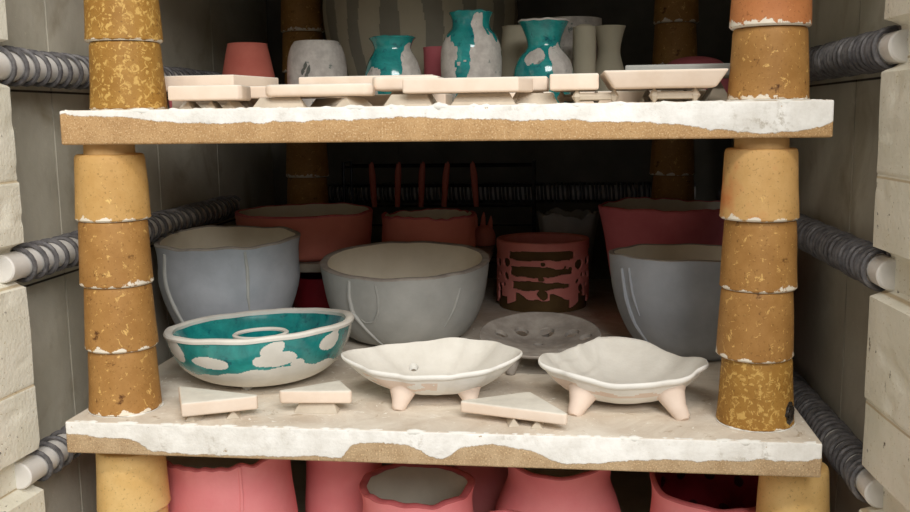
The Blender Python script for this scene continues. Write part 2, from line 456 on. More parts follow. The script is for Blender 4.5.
for x, y, s, rb in ((-.2258, .0405, 'left', .0262), (.2460, .0405, 'right', .0246)):
    stack(x, y, FLOOR, [
        (f'cone prop on the kiln floor at front {s}', 'prop_pale', {}),
        (f'cone prop in the middle of the front {s} stack below the lower shelf', 'prop_pale', {}),
        (f'pale yellow cone prop holding up the {s} end of the lower shelf', 'prop_pale', {})], 'props under the lower shelf', rb, rb - .003)

# ------------------------------------------------------------------ pots
def pot(name, label, cat, loc, outer, wall, m_out, m_in, m_rim, seed=0, rimw=.0018, radw=.002, lobes=0, lob=0., rim_thick=None, tilt=(0, 0), floor=.006, group=None, seg=128, rimh=.0, rimf=5, zf=None, feet=False, dip=0.):
    """wheel- or hand-built vessel: body (outside and lining) and rim as parts"""
    t = thing(name, label, cat, loc, group)
    H = outer[-1][1]; rmax = max(r for r, z in outer)
    def wob(a, r, z):
        c, s = math.cos(a), math.sin(a); k = max(0., z / H); k2 = max(0, (k - .55) / .45)
        rr = r * (1 + radw / .05 * nz(c * 1.3 + seed * 7, s * 1.3, z * 14) * (.3 + .7 * k) + lob * math.sin(lobes * a + seed) * k2)
        zz = z + k2 ** 2 * (rimw * nz(c * rimf + seed * 3, s * rimf, 5) + rimw * 1.2 * nz(c * 1.2 + seed, s * 1.2, 2)) + k * k * (tilt[0] * r * c + tilt[1] * r * s)
        if dip: zz -= k2 * dip * max(0, -s) ** 2
        return max(rr, 0), zz
    o = curve(outer, 5)
    rt = rim_thick or wall
    R0, Z0 = o[-1]
    inner = [(max(r - wall, .001), max(z, floor)) for r, z in o if z > floor]
    inner = [(R0 - rt, Z0 + rimh)] + [(min(r, R0 - rt + (rmax - R0)), z) for r, z in inner[::-1][1:]]
    no = len(o)
    prof = [(0, o[0][1])] + o
    bm = lathe(prof, seg, wob, lambda k, a, z: 0)
    # lining, separate surface of the same mesh
    li = [p for p in inner] + [(inner[-1][0] * .5, floor), (0, floor)]
    b2 = lathe(li, seg, wob, lambda k, a, z: 1)
    me = bpy.data.meshes.new('x'); b2.to_mesh(me); b2.free(); bm.from_mesh(me); bpy.data.meshes.remove(me)
    obj('body', bm, [m_out, m_in], t)
    rp = [(R0 - .0001, Z0 - .0012), (R0, Z0), (R0 - rt * .12, Z0 + rimh * .3 + .0006), (R0 - rt * .5, Z0 + .001 + rimh * .6), (R0 - rt * .88, Z0 + .0006 + rimh), (R0 - rt, Z0 + rimh), (R0 - rt + .0001, Z0 + rimh - .0014)]
    obj('rim', lathe(rp, seg, wob), m_rim, t)
    t['_w'] = 0; del t['_w']
    return t, wob, o

def drip(t, wob, prof, a0, path, rad, m):
    """a run of thick glaze down the outside: path of (d_angle, z fraction)"""
    H = prof[-1][1]; pts = []; rs = []
    def rad_at(z):
        for (r0, z0), (r1, z1) in zip(prof, prof[1:]):
            if z0 <= z <= z1: return r0 + (r1 - r0) * (z - z0) / max(1e-6, z1 - z0)
        return prof[-1][0]
    N = 24
    for i in range(N + 1):
        u = i / N * (len(path) - 1); k = min(int(u), len(path) - 2); f = u - k
        da = path[k][0] + (path[k + 1][0] - path[k][0]) * f; zf = path[k][1] + (path[k + 1][1] - path[k][1]) * f
        z = zf * H; a = a0 + da; r, zz = wob(a, rad_at(z), z)
        pts.append((r * math.cos(a), r * math.sin(a), zz)); rs.append(rad * (.55 + .5 * math.sin(PI * min(1, i / N + .1)) + .2 * nz(i * .4, a0, 0)))
    obj('drip', tube(pts, rs, 8), m, t)

# lower shelf, large grey vessels
t, w, p = pot('ceramic_pot', 'grey cylindrical pot with uneven rim, behind the teal bowl', 'pot', (-.2195, .247, 0),
    [(.040, 0), (.048, .012), (.0585, .036), (.0640, .058), (.0635, .076), (.0637, .088), (.0655, .0975)], .0050, 'bluegrey', 'cream', 'greyrim', 2, .0022, .0016, 3, .008, tilt=(0, .045), rimf=2.5)
drip(t, w, p, math.radians(232), [(0, .93), (-.05, .75), (.02, .5), (.12, .25), (.3, .08)], .0022, 'drip')
drip(t, w, p, math.radians(302), [(0, .97), (.03, .8), (.02, .55), (.05, .4)], .0016, 'drip')
t, w, p = pot('ceramic_bowl', 'wide grey bowl with cream inside and thick bare rim, middle of lower shelf', 'bowl', (-.0567, .268, 0),
    [(.042, 0), (.056, .006), (.066, .019), (.0728, .036), (.0765, .056), (.0787, .0745)], .006, 'grey', 'cream', 'greyrim', 5, .0012, .0010, 3, .005, rim_thick=.0068, tilt=(0, .085), rimf=3)
drip(t, w, p, math.radians(240), [(0, .95), (-.03, .7), (-.01, .5), (.12, .3), (.3, .06)], .0021, 'drip')
drip(t, w, p, math.radians(236), [(0, .50), (.05, .47), (.09, .52)], .0018, 'drip')
drip(t, w, p, math.radians(258), [(.03, .93), (.05, .75), (.04, .55), (-.04, .40), (-.16, .38), (-.22, .42)], .0011, 'grey')
drip(t, w, p, math.radians(318), [(0, .8), (-.06, .55), (-.16, .3)], .0012, 'grey')
t, w, p = pot('ceramic_bowl', 'deep blue-grey bowl behind the front right prop stack', 'bowl', (.2035, .232, 0),
    [(.038, 0), (.047, .006), (.057, .018), (.066, .038), (.0712, .060), (.0735, .0870)], .0045, 'bluegrey', 'cream', 'greyrim', 9, .0014, .0010, 4, .004, tilt=(0, -.045), rimf=3)
drip(t, w, p, math.radians(207), [(0, .88), (.04, .6), (.1, .35), (.24, .15)], .0022, 'bluegrey')
drip(t, w, p, math.radians(215), [(0, .9), (.04, .65), (.1, .45)], .0014, 'bluegrey')

# half shelf at the back with coral vessels, dark red bowl below it
def box_bm(sx, sy, sz, bev, z0=0):
    bm = bmesh.new(); bmesh.ops.create_cube(bm, size=1)
    for v in bm.verts: v.co = Vector((v.co.x * sx, v.co.y * sy, z0 + (v.co.z + .5) * sz))
    if bev: bmesh.ops.bevel(bm, geom=bm.edges[:], offset=bev, segments=2, affect='EDGES')
    return bm
HS = PH + .0070
GH = 'half shelves at the back'
tag(obj('kiln_half_shelf', box_bm(.1245, .160, .0085, .001), 'slab', loc=(-.1850, .3985, HS), sharp=60), 'grey half shelf under the wide coral bowl at back left', 'kiln shelf', GH)
tag(obj('kiln_half_shelf', box_bm(.1340, .118, .0085, .001), 'slab', loc=(-.0540, .4200, HS), sharp=60), 'grey half shelf under the small coral bowl behind the middle grey bowl', 'kiln shelf', GH)
for x, y, l in ((-.226, .360, 'front left of the left'), (-.147, .450, 'back right of the left'), (-.225, .440, 'back left of the left'), (-.03, .39, 'front of the right'), (-.03, .446, 'back of the right'), (-.092, .440, 'left end of the right')):
    prop(f'short brown prop under the {l} grey half shelf', x, y, 0, 'prop_brown', group='props under the half shelves')
ZC = HS + .0085
t, w, p = pot('ceramic_bowl', 'wide coral bowl at back left, above and behind the grey cylindrical pot', 'bowl', (-.1855, .390, ZC),
    [(.060, 0), (.068, .004), (.0705, .015), (.0722, .032), (.0735, .0470)], .004, 'coral', 'cream', 'pinkrim', 12, .0014, .001, rimf=3)
t, w, p = pot('ceramic_bowl', 'small coral bowl with ragged rim behind the middle grey bowl', 'bowl', (-.0540, .405, ZC),
    [(.044, 0), (.050, .004), (.0505, .016), (.0500, .030), (.0510, .0415)], .004, 'coral', 'cream', 'pinkrim', 15, .0022, .002)
t, w, p = pot('ceramic_bowl', 'dark red bowl tucked under the grey half shelf', 'bowl', (-.160, .372, 0),
    [(.028, 0), (.033, .005), (.0365, .02), (.0375, .042)], .004, 'darkred', 'darkred', 'darkred', 17, .001, .001)
t, w, p = pot('ceramic_bowl', 'large rose pink bowl behind the blue-grey bowl at right', 'bowl', (.1965, .385, 0),
    [(.044, 0), (.050, .012), (.058, .045), (.0640, .080), (.0715, .1135)], .004, 'rosepink', 'greylining', 'pinkrim', 21, .0022, .0016, 5, .012)

# cup with cut-out lattice: dark core and pink lattice
t = thing('lattice_cup', 'pink cup with dark slots and round cut-outs, behind the holed dish', 'cup', (.0680, .430, 0))
RC, HC = .0475, .0735
def cw(a, r, z): return r + .0008 * nz(math.cos(a) * 2, math.sin(a) * 2, z * 30), z
obj('body', lathe([(0, 0)] + fine([(RC, 0), (RC, HC - .003)], .006) + fine([(RC - .0045, HC - .003), (RC - .0045, .005)], .006) + [(0, .005)], 96, cw), 'umber', t, label='dark brown clay core')
NA, NZ = 360, 92; bm = bmesh.new(); grid = []
for k in range(NZ + 1):
    z = .004 + (HC - .004) * k / NZ
    grid.append([bm.verts.new(((RC + .0016) * math.cos(2 * PI * i / NA), (RC + .0016) * math.sin(2 * PI * i / NA), z)) for i in range(NA)])
def keep(u, z):
    """u: angle from the side facing the opening, degrees; repeats three times round the cup"""
    u = (u + 60) % 120 - 60
    zz = z * 1000 + 1.2 * nz(u * .08, z * 60, 3) * 1.5; uu = u + 3 * nz(u * .05 + 9, z * 90, 1)
    if zz > 66: return True
    for zc, h in ((60.3, 4.7), (43.7, 5.2), (28.8, 4.3)):
        hw = {60.3: 43, 43.7: 40, 28.8: 38}[zc]
        hh = h * (1 - .75 * max(0, uu / 40) ** 1.5) * (1 - .12 * math.sin(math.radians(uu * 6))) if zc < 60 else h * (1 - .2 * (abs(uu) > 36))
        if abs(zz - zc) < hh and abs(uu + 2) < hw: return False
    for uc, zc, r in ((0, 51.7, 1.9), (-1, 36.3, 2.6), (0, 19.5, 5.0), (50, 50, 5.6), (-49, 52, 5.2), (37, 46, 2.2), (30, 48, 1.4), (47, 32, 2.6), (55, 24, 4.2), (-50, 37, 3.8), (56, 38, 2.6), (-56, 28, 2.4)):
        du = (uu - uc + 60) % 120 - 60
        if (du * .83) ** 2 + (zz - zc) ** 2 < r * r: return False
    low = 17 + 3.5 * math.sin(math.radians(u * 8)) - (9 if abs(abs(u) - 42) < 7 else 0)
    if abs(u) < 9: low = min(low, 13.5)
    return zz > low
for k in range(NZ):
    for i in range(NA):
        z = .004 + (HC - .004) * (k + .5) / NZ; u = math.degrees(2 * PI * (i + .5) / NA) + 89
        if keep(u, z): bm.faces.new((grid[k][i], grid[k][(i + 1) % NA], grid[k + 1][(i + 1) % NA], grid[k + 1][i]))
bmesh.ops.delete(bm, geom=[v for v in bm.verts if not v.link_faces], context='VERTS')
for _ in range(3):
    bmesh.ops.smooth_vert(bm, verts=[v for v in bm.verts if v.is_boundary and .006 < v.co.z < HC - .002], factor=.5, use_axis_x=True, use_axis_y=True, use_axis_z=True)
for v in bm.verts:
    q = v.co; r = math.hypot(q.x, q.y); k = (RC + .0016) / r; q.x *= k; q.y *= k
o = obj('lattice', bm, 'latticepink', t, label='pink glazed lattice')
md = o.modifiers.new('thickness', 'SOLIDIFY'); md.thickness = .0022; md.offset = 0
obj('rim', lathe([(RC + .0026, HC - .003), (RC + .0028, HC - .001), (RC + .0016, HC + .0006), (RC - .003, HC + .0004), (RC - .0052, HC - .001), (RC - .0052, HC - .018), (RC - .0044, HC - .0185), (RC - .0044, HC - .004)], 96, cw, closed=True), 'latticepink', t)

# pale scalloped bowl and rack in the dark at the back
pot('ceramic_bowl', 'pale grey scalloped bowl in the dark behind the lattice cup', 'bowl', (.096, .525, 0),
    [(.022, 0), (.026, .02), (.031, .055), (.036, .0900)], .004, 'grey', 'grey', 'grey', 25, .004, .001, 7, .05)
t = thing('bead_rack', 'black wire rack standing at the back of the lower shelf', 'rack', (-.060, .560, 0))
W2 = .115
for s in (-1, 1):
    obj('side_frame', tube([(s * W2, -.028, .0017), (s * W2, -.028, .152), (s * W2, .016, .152), (s * W2, .016, .0017)], .0019, 8), 'rack', t)
for y, z in ((-.028, .147), (-.028, .1245), (-.028, .1000), (-.028, .0760), (.016, .147), (.016, .120), (.016, .095), (-.028, .03), (.016, .03)):
    obj('cross_bar', tube([(-W2 - (.012 if z == .1245 else 0), y, z), (W2 + (.012 if z == .1245 else 0), y, z)], .0013, 8), 'rack', t)
for i, x in enumerate((-.1395, -.1060, -.0768, -.0470, -.0172)):
    lean = (.0012, -.001, -.0012, -.002, .0018)[i]
    s = ('leftmost', 'second from left', 'middle', 'second from right', 'rightmost')[i]
    th = thing('clay_rod', f'thin pink clay rod hanging on the black wire rack, {s} of five', 'clay rod', (x, .560 - .028, .147), 'pink rods on the wire rack')
    obj('shaft', tube([(0, -.0050, .0035), (lean, -.0056, -.010), (lean * 1.6, -.0060, -.026), (lean * 2.4, -.0056, -.048)], [.0030, .0040, .0038, .0030], 10), 'salmon', th)
    obj('hook', tube([(0, -.0042, .003), (0, -.0025, .0048), (0, .0004, .0045), (0, .0036, .0028), (0, .0040, -.001)], .0012, 8), 'salmon', th)
t = thing('spiked_vessel', 'coral vessel with pointed spikes, behind the small coral bowl', 'vessel', (.0010, .4640, ZC))
def sw(a, r, z): return r * (1 + .03 * math.sin(3 * a)), z
obj('body', lathe(curve([(0.0001, 0), (.0118, 0), (.0132, .006), (.0125, .013), (.0085, .020), (.0001, .0235)]), 64, sw), 'coral', t)
for x, y, h in ((-.0100, -.002, .036), (-.0015, .001, .0375), (.0065, .003, .033)):
    obj('spike', tube([(x, y, .009), (x, y, .020), (x + .001, y, h - .006), (x + .0015, y, h)], [.0030, .0034, .0024, .0004], 12), 'coral', t)

# ------------------------------------------------------------------ teal dish with ring
def in_patch(u, z, pats, s):
    for uc, zc, ru, rz, sk in pats:
        n1 = nz(u * .06 + s, z * 90, 1) ; n2 = nz(u * .11 + s, z * 190, 4)
        du = ((u - uc + 180) % 360 - 180) / ru; dz = (z - zc) / rz - sk * du
        if du * du + dz * dz < 1 + .6 * n1 + .25 * n2: return True
    return False
t = thing('teal_bowl', 'teal glazed bowl with white patches and inner ring, front left of lower shelf', 'bowl', (-.1500, .120, 0))
SL = .050
def tw(a, r, z):
    k = max(0, min(1, (z - .004) / .036)); c, s = math.cos(a), math.sin(a)
    return r * (1 + .012 * nz(c * 1.5, s * 1.5, 3)), z + k * SL * r * c + k * .001 * nz(c * 3, s * 3, 8) - k * .045 * r * s + .0045 * k
op = curve([(.001, .0032), (.024, .0032), (.045, .0054), (.0610, .0140), (.0698, .0265), (.0740, .0395)], 26)
PT = [(-62, .033, 9, .0095, -.3), (-32, .0258, 13, .0046, -.15), (9, .0262, 16, .0046, .10), (6, .0318, 7, .0052, .3), (23, .0215, 5, .0036, 0), (46, .0305, 9, .0052, .3), (50, .0365, 3, .003, .2), (72, .032, 4, .010, .5), (86, .028, 14, .006, .2), (120, .03, 15, .006, 0), (170, .028, 18, .006, .2), (215, .03, 14, .006, 0), (262, .029, 14, .007, .1)]
def tm(k, a, z):
    u = math.degrees(a) + 72
    r_, zz = 0, z
    kk = max(0, min(1, (zz - .004) / .041)); zb = zz - kk * (SL * .068 * math.cos(a) - .045 * .068 * math.sin(a) + .0045)
    low = .0186 + .0022 * math.sin(math.radians(u * 3 + 40)) + .003 * nz(u * .07, 0, 2)
    if zb < low: return 1
    return 1 if in_patch(u, zb, PT, 3) else 0
bm = lathe(op, 640, tw, tm)
inner = curve([(.0685, .0390), (.0630, .0285), (.053, .0195), (.038, .0125), (.024, .0110), (.001, .0100)], 5)
b2 = lathe(inner, 128, tw, lambda k, a, z: 0); me = bpy.data.meshes.new('x'); b2.to_mesh(me); b2.free(); bm.from_mesh(me); bpy.data.meshes.remove(me)
obj('body', bm, ['teal', 'rawwhite'], t)
obj('rim', lathe([(.0742, .0380), (.0746, .0396), (.0737, .0411), (.0713, .0415), (.0691, .0411), (.0677, .0398), (.0678, .0375)], 128, tw), 'rawwhite', t, label='bare white rim')
def rw(a, r, z): return r * (1 + .02 * nz(math.cos(a), math.sin(a), 3)), z + .03 * r * math.cos(a) - .03 * r * math.sin(a) + (.0030 if z > .015 else 0)
rg = obj('ring', lathe([(.0245, .010), (.0225, .020), (.0218, .0325), (.0188, .0325), (.0182, .020), (.0182, .010)], 72, rw), 'teal', t)
obj('ring_rim', lathe([(.0220, .0323), (.0222, .0338), (.0208, .0348), (.0194, .0345), (.0184, .0335), (.0186, .0322)], 72, rw), 'rawwhite', rg)
for a in (-95, 25, 145):
    a = math.radians(a); obj('foot', tube([(.030 * math.cos(a), .030 * math.sin(a), .0085), (.030 * math.cos(a), .030 * math.sin(a), .004), (.030 * math.cos(a), .030 * math.sin(a), 0)], [.0052, .0046, .0038], 20), 'white', t)

# ------------------------------------------------------------------ footed dishes
def cut(o, cutters):
    """drill the holes, then remove the drills"""
    cs = []
    for p0, p1, r in cutters:
        c = obj('drill', tube([p0, p1], r, 24), 'white', smooth=False); cs.append(c)
        c.matrix_world = o.parent.matrix_world if False else Matrix.Translation(o.parent.location)
        m = o.modifiers.new('hole', 'BOOLEAN'); m.object = c; m.operation = 'DIFFERENCE'; m.solver = 'EXACT'
    bpy.context.view_layer.update()
    dg = bpy.context.evaluated_depsgraph_get()
    me = bpy.data.meshes.new_from_object(o.evaluated_get(dg))
    o.modifiers.clear(); o.data = me
    for c in cs: bpy.data.objects.remove(c)

def dish(name, label, loc, outline, rimz, depth_z, thick, feet, m_out, m_in, holes=(), seed=0, expo=2.2, ridge=None, flat=.0, roll=None, patch=None, group=None):
    """outline(theta)->radius, rimz(theta)->height of the lip; bottom of the inside at depth_z"""
    t = thing(name, label, 'dish', loc, group)
    NS, NR = 200, 40; bm = bmesh.new()
    def top(a, v):
        rr = outline(a) * v; z0 = depth_z + (rimz(a) - depth_z) * max(0, (v - flat) / (1 - flat)) ** expo
        z0 += .0006 * nz(rr * math.cos(a) * 40 + seed, rr * math.sin(a) * 40, seed)
        if ridge: z0 += ridge(rr * math.cos(a), rr * math.sin(a))
        return Vector((rr * math.cos(a), rr * math.sin(a), z0))
    def bot(a, v):
        p = top(a, v); k = max(0, 1 - v ** 3)
        q = top(a, v * .985)
        return Vector((p.x * (1 - .035 * v), p.y * (1 - .035 * v), min(p.z, p.z) - thick * (.75 + .55 * k) - .0012 * v))
    def lip(a, f):
        p = top(a, 1); q = bot(a, 1); m = (p + q) / 2; d = Vector((math.cos(a), math.sin(a), 0))
        h = (p - q).length / 2
        ang = PI / 2 - PI * f
        return m + (p - q) / 2 * math.sin(ang) + d * (h * .8 * math.cos(ang))
    rings = []; tags = []
    vs = [((i + 1) / NR) for i in range(NR)]
    for v in vs: rings.append([bm.verts.new(top(2 * PI * i / NS, v)) for i in range(NS)]); tags.append('t')
    for f in (.17, .33, .5, .67, .83): rings.append([bm.verts.new(lip(2 * PI * i / NS, f)) for i in range(NS)]); tags.append('l')
    for v in vs[::-1]: rings.append([bm.verts.new(bot(2 * PI * i / NS, v)) for i in range(NS)]); tags.append('b')
    c0 = bm.verts.new(top(0, 0)); c1 = bm.verts.new(bot(0, 0))
    for i in range(NS):
        j = (i + 1) % NS
        bm.faces.new((c0, rings[0][i], rings[0][j])); f = bm.faces.new((rings[-1][i], c1, rings[-1][j])); f.material_index = 1
        for k in range(len(rings) - 1):
            f = bm.faces.new((rings[k][i], rings[k + 1][i], rings[k + 1][j], rings[k][j]))
            s = 2 if tags[k + 1] == 'l' else 0
            if tags[k + 1] == 'b':
                a = 2 * PI * (i + .5) / NS
                v = vs[::-1][k + 1 - NR - 5] if k + 1 >= NR + 5 else 1
                s = 1 if (patch and patch(math.degrees(a), v)) else 2
            f.material_index = s
    body = obj('body', bm, [m_in, m_out, 'white' if m_in == 'rawwhite' else m_in], t, sharp=70)
    if holes: cut(body, [(Vector((hx, hy, -.01)), Vector((hx + lx, hy + ly, .09)), hr) for hx, hy, hr, lx, ly in holes])
    def zbot(x, y):
        a = math.atan2(y, x); v = math.hypot(x, y) / outline(a); return bot(a, min(v, 1)).z
    for fx, fy, ox, oy, r in feet:
        zt = zbot(fx, fy) + .0022
        obj('foot', tube([(fx, fy, zt + .001), (fx + ox * .1, fy + oy * .1, zt - .001), (fx + ox * .5, fy + oy * .5, zt * .45), (fx + ox * .93, fy + oy * .93, .0012), (fx + ox, fy + oy, 0)], [r * 1.75, r * 1.5, r * 1.02, r * .78, r * .5], 24), m_out, t)
    return t
def blend(a, keys):
    """smooth periodic interpolation of (degree, value) keys"""
    d = math.degrees(a) % 360; ks = sorted(keys); n = len(ks)
    for i in range(n):
        a0, v0 = ks[i]; a1, v1 = ks[(i + 1) % n]
        if i == n - 1: a1 += 360
        dd = d if d >= a0 else d + 360
        if a0 <= dd <= a1:
            f = (dd - a0) / (a1 - a0); f = f * f * (3 - 2 * f); return v0 + (v1 - v0) * f
    return ks[0][1]
DC = [(0, .0655), (30, .056), (60, .045), (90, .0400), (120, .0425), (150, .0535), (180, .0665), (212, .051), (245, .0390), (270, .0360), (300, .0405), (330, .054)]
DZ = [(0, .0335), (45, .0335), (75, .0345), (110, .0310), (150, .0300), (180, .0310), (215, .0275), (260, .0250), (295, .0258), (330, .0295)]
dish('footed_dish', 'white boat-shaped footed dish with drain holes, centre front of lower shelf', (-.0060, .0730, 0), lambda a: blend(a, DC), lambda a: blend(a, DZ) + .0026, .0120, .0042,
     [(-.0185, -.0190, -.0020, -.0105, .0062), (.028, -.013, .003, -.004, .0058), (.0, .018, 0, .006, .006)], 'bisque', 'rawwhite',
     [(-.0170, .0220, .0036, 0, 0), (-.0125, .0060, .0026, 0, 0), (.0340, .0085, .0030, 0, 0)], 3, 2.9,
     patch=lambda d, v: (200 < d < 285 and .72 < v < .95 and nz(d * .06, v * 9, 2) > -.08) or v < .42)
DR = [(0, .0580), (25, .0535), (50, .0560), (75, .0660), (98, .0680), (125, .0570), (150, .0530), (172, .0575), (190, .0600), (215, .0500), (245, .0440), (270, .0430), (300, .0455), (330, .0535), (348, .0585)]
DRZ = [(0, .0325), (40, .0265), (90, .0325), (140, .0285), (180, .0335), (215, .0300), (265, .0262), (310, .0280), (345, .0330)]
def ridges(x, y):
    h = 0
    for c, sl in ((-.040, .35), (-.024, .25)):
        d = (x - c) - sl * (y - .02) + .003 * math.sin(y * 130)
        if y > -.012: h += .0011 * math.exp(-(d / .0017) ** 2)
    return h
dish('footed_dish', 'white square-cornered footed dish, right front of lower shelf', (.1325, .0745, 0), lambda a: blend(a, DR), lambda a: blend(a, DRZ), .0100, .0050,
     [(-.0285, -.0205, -.007, -.0135, .0066), (.031, -.0245, .008, -.0140, .0064), (.002, .030, 0, .008, .0060)], 'bisque', 'rawwhite', (), 8, 3.0, ridge=ridges,
     patch=lambda d, v: (v < .45) or (226 < d < 312 and .80 < v < .885 + .035 * math.sin(math.radians(d * 9))) or (196 < d < 222 and .6 < v < .94))
GD = [(0, .0500), (45, .0500), (90, .0500), (135, .0500), (180, .0500), (225, .0490), (270, .0480), (315, .0490)]
dish('footed_dish', 'grey round footed dish with ring of large drain holes, between the white dishes', (.0705, .1790, 0), lambda a: blend(a, GD), lambda a: .0262 + .0074 * math.sin(a), .0155, .0026,
     [(-.020, -.030, -.003, -.008, .0050), (.024, -.028, .003, -.006, .005), (.0, .030, 0, .006, .005)], 'greyrim', 'greyrim',
     [(-.016, .0245, .0060, 0, 0), (.0055, .0262, .0066, 0, 0), (.0270, .0180, .0060, 0, 0), (-.033, .012, .0054, 0, 0), (-.001, .004, .0040, 0, 0), (.038, .004, .0054, 0, 0), (-.020, -.022, .005, 0, 0), (.02, -.022, .005, 0, 0)], 11, 1.7, flat=.1)

# ------------------------------------------------------------------ tiles and stilts
def tile(label, pts, z, th, group, name='clay_tile', bev=.0016, tilt=None, seed=0, extra=None):
    cx = sum(p[0] for p in pts) / len(pts); cy = sum(p[1] for p in pts) / len(pts)
    bm = bmesh.new()
    lo = [bm.verts.new((x - cx, y - cy, 0)) for x, y in pts]
    f = bm.faces.new(lo); ex = bmesh.ops.extrude_face_region(bm, geom=[f])
    for v in ex['geom']:
        if isinstance(v, bmesh.types.BMVert): v.co.z = th
    bmesh.ops.recalc_face_normals(bm, faces=bm.faces[:])
    bmesh.ops.bevel(bm, geom=bm.edges[:], offset=bev, segments=3, affect='EDGES', profile=.6)
    o = obj(name, bm, 'tile', loc=(cx, cy, z), sharp=70)
    return tag(o, label, 'tile', group)
def bar(label, x, y, z, L, h, hw, rz, group, slope=None, name='kiln_stilt'):
    """triangular clay bar with sloped ends, ridge up"""
    s = h * .55 if slope is None else slope; bm = bmesh.new()
    a = [bm.verts.new(p) for p in ((-L / 2, -hw, 0), (-L / 2, hw, 0), (-L / 2 + s, 0, h))]
    b = [bm.verts.new(p) for p in ((L / 2, -hw, 0), (L / 2, hw, 0), (L / 2 - s, 0, h))]
    bm.faces.new(a[::-1]); bm.faces.new(b)
    for i in range(3): bm.faces.new((a[i], a[(i + 1) % 3], b[(i + 1) % 3], b[i]))
    bmesh.ops.bevel(bm, geom=bm.edges[:], offset=.0004, segments=1, affect='EDGES')
    o = obj(name, bm, 'stilt', loc=(x, y, z), smooth=False); o.rotation_euler.z = rz
    return tag(o, label, 'kiln stilt', group)
GS = 'kiln stilts on the lower shelf'; GT = 'triangular tiles on the lower shelf'
SH = .0052
tile('small white triangular tile below the teal bowl, beside the front left prop stack', [(-.1882, .0440), (-.1685, .0012), (-.1225, .0225), (-.1228, .0265)], SH, .0098, GT)
tile('small white triangular tile on one wide stilt, right of the first under the teal bowl', [(-.1100, .0335), (-.1080, .0312), (-.0590, .0345), (-.0580, .0370), (-.0710, .0600), (-.0755, .0605)], .0070, .0092, GT)
tile('long white triangular tile between the two white footed dishes at the front edge', [(.0200, .0262), (.0910, .0030), (.0930, .0055), (.0670, .0530), (.0640, .0530), (.0198, .0295)], SH, .0078, GT)
bar('small pointed clay stilt under left corner of the tile beside the left prop', -.1645, .0150, 0, .016, SH, .0042, math.radians(80), GS)
bar('small pointed clay stilt under right tip of the tile beside the left prop', -.1400, .0235, 0, .016, SH, .0050, math.radians(105), GS)
bar('wide wedge-ended clay stilt under the second triangular tile', -.0838, .0375, 0, .0320, .0070, .0055, 0, GS)
bar('small pointed clay stilt under middle of the long triangular tile', .0560, .0205, 0, .016, SH, .0042, math.radians(100), GS)
bar('small pointed clay stilt under right end of the long triangular tile', .0730, .0180, 0, .016, SH, .0042, math.radians(85), GS)

U = UP + T; GU = 'tiles on the upper shelf'; GV = 'kiln stilts on the upper shelf'
# left group
tile('thin clay tile in front at left end of the upper shelf', [(-.1765, .026), (-.1275, .026), (-.1255, .030), (-.130, .062), (-.172, .062)], U + .0056, .0100, GU)
bar('leftmost tiny pointed stilt under the tile at left end of the upper shelf', -.1665, .043, U, .018, .0056, .0040, math.radians(88), GV)
bar('second tiny pointed stilt from left on the upper shelf', -.1505, .043, U, .018, .0056, .0040, math.radians(92), GV)
bar('third tiny pointed stilt from left on the upper shelf', -.1370, .045, U, .018, .0056, .0050, math.radians(80), GV)
bar('clay bar stilt hidden behind the leftmost tile, under the large angular tile', -.168, .0825, U, .045, .0132, .0070, 0, GV)
bar('clay bar stilt at back under the large angular tile at left', -.168, .1130, U, .045, .0132, .0070, 0, GV)
tile('large angular clay tile behind the leftmost tile on the upper shelf', [(-.2000, .068), (-.1440, .066), (-.1300, .130), (-.200, .130)], U + .0132, .0110, GU, bev=.0012)
# second group: wide tile C over bars, tile behind
bar('wide clay bar stilt under left end of the long flat tile on the upper shelf', -.1045, .0460, U, .0365, .0075, .0060, 0, GV)
bar('clay bar stilt seen end-on under right end of the long flat tile', -.0535, .052, U, .030, .0075, .0066, math.radians(70), GV)
tile('long flat clay tile with rounded left end, second tile from left at the edge', [(-.1130, .040), (-.1090, .037), (-.0420, .036), (-.0380, .040), (-.042, .068), (-.108, .072), (-.1130, .068)], U + .0075, .0082, GU, bev=.0026)
bar('clay bar stilt under the tile tucked behind the long flat tile', -.118, .0900, U, .028, .0075, .006, 0, GV)
bar('clay bar stilt at the back under the tile tucked behind the long flat tile', -.085, .1060, U, .028, .0075, .006, 0, GV)
tile('cream clay tile tucked behind the left end of the long flat tile', [(-.1385, .078), (-.0800, .076), (-.070, .118), (-.132, .118)], U + .0075, .0088, GU, bev=.0014)
bar('clay bar stilt at left under the high tile behind the long flat tile', -.0880, .135, U, .030, .0150, .008, math.radians(90), GV)
bar('clay bar stilt at right under the high tile behind the long flat tile', -.0320, .135, U, .030, .0150, .008, math.radians(90), GV)
tile('pale clay tile lying higher, behind the long flat tile and before the grey mug', [(-.1130, .124), (-.0820, .122), (-.0080, .122), (-.0080, .160), (-.110, .160)], U + .0150, .0092, GU, bev=.0014)
# third group: D, E
bar('wide clay bar stilt under left end of the thick central tile on upper shelf', -.0140, .0420, U, .0330, .0082, .0070, 0, GV)
bar('long clay bar stilt under the middle of the thick central tile', .0365, .0400, U, .0430, .0082, .0066, 0, GV)
bar('clay bar stilt poking out right of the thick central tile', .0710, .0560, U, .0300, .0080, .0066, 0, GV)
bar('clay bar stilt behind, under the small rounded tile left of the thick central tile', -.0200, .0880, U, .040, .0112, .008, 0, GV)
tile('small rounded clay tile just left of and behind the thick central tile', [(-.0440, .066), (-.0410, .061), (.0040, .060), (.0040, .104), (-.0420, .104)], U + .0112, .0096, GU, bev=.0026)
tile('thick pinkish clay tile in the middle of the upper shelf edge', [(-.0165, .029), (.0600, .028), (.0690, .052), (.0680, .058), (-.0140, .0560)], U + .0082, .0096, GU)
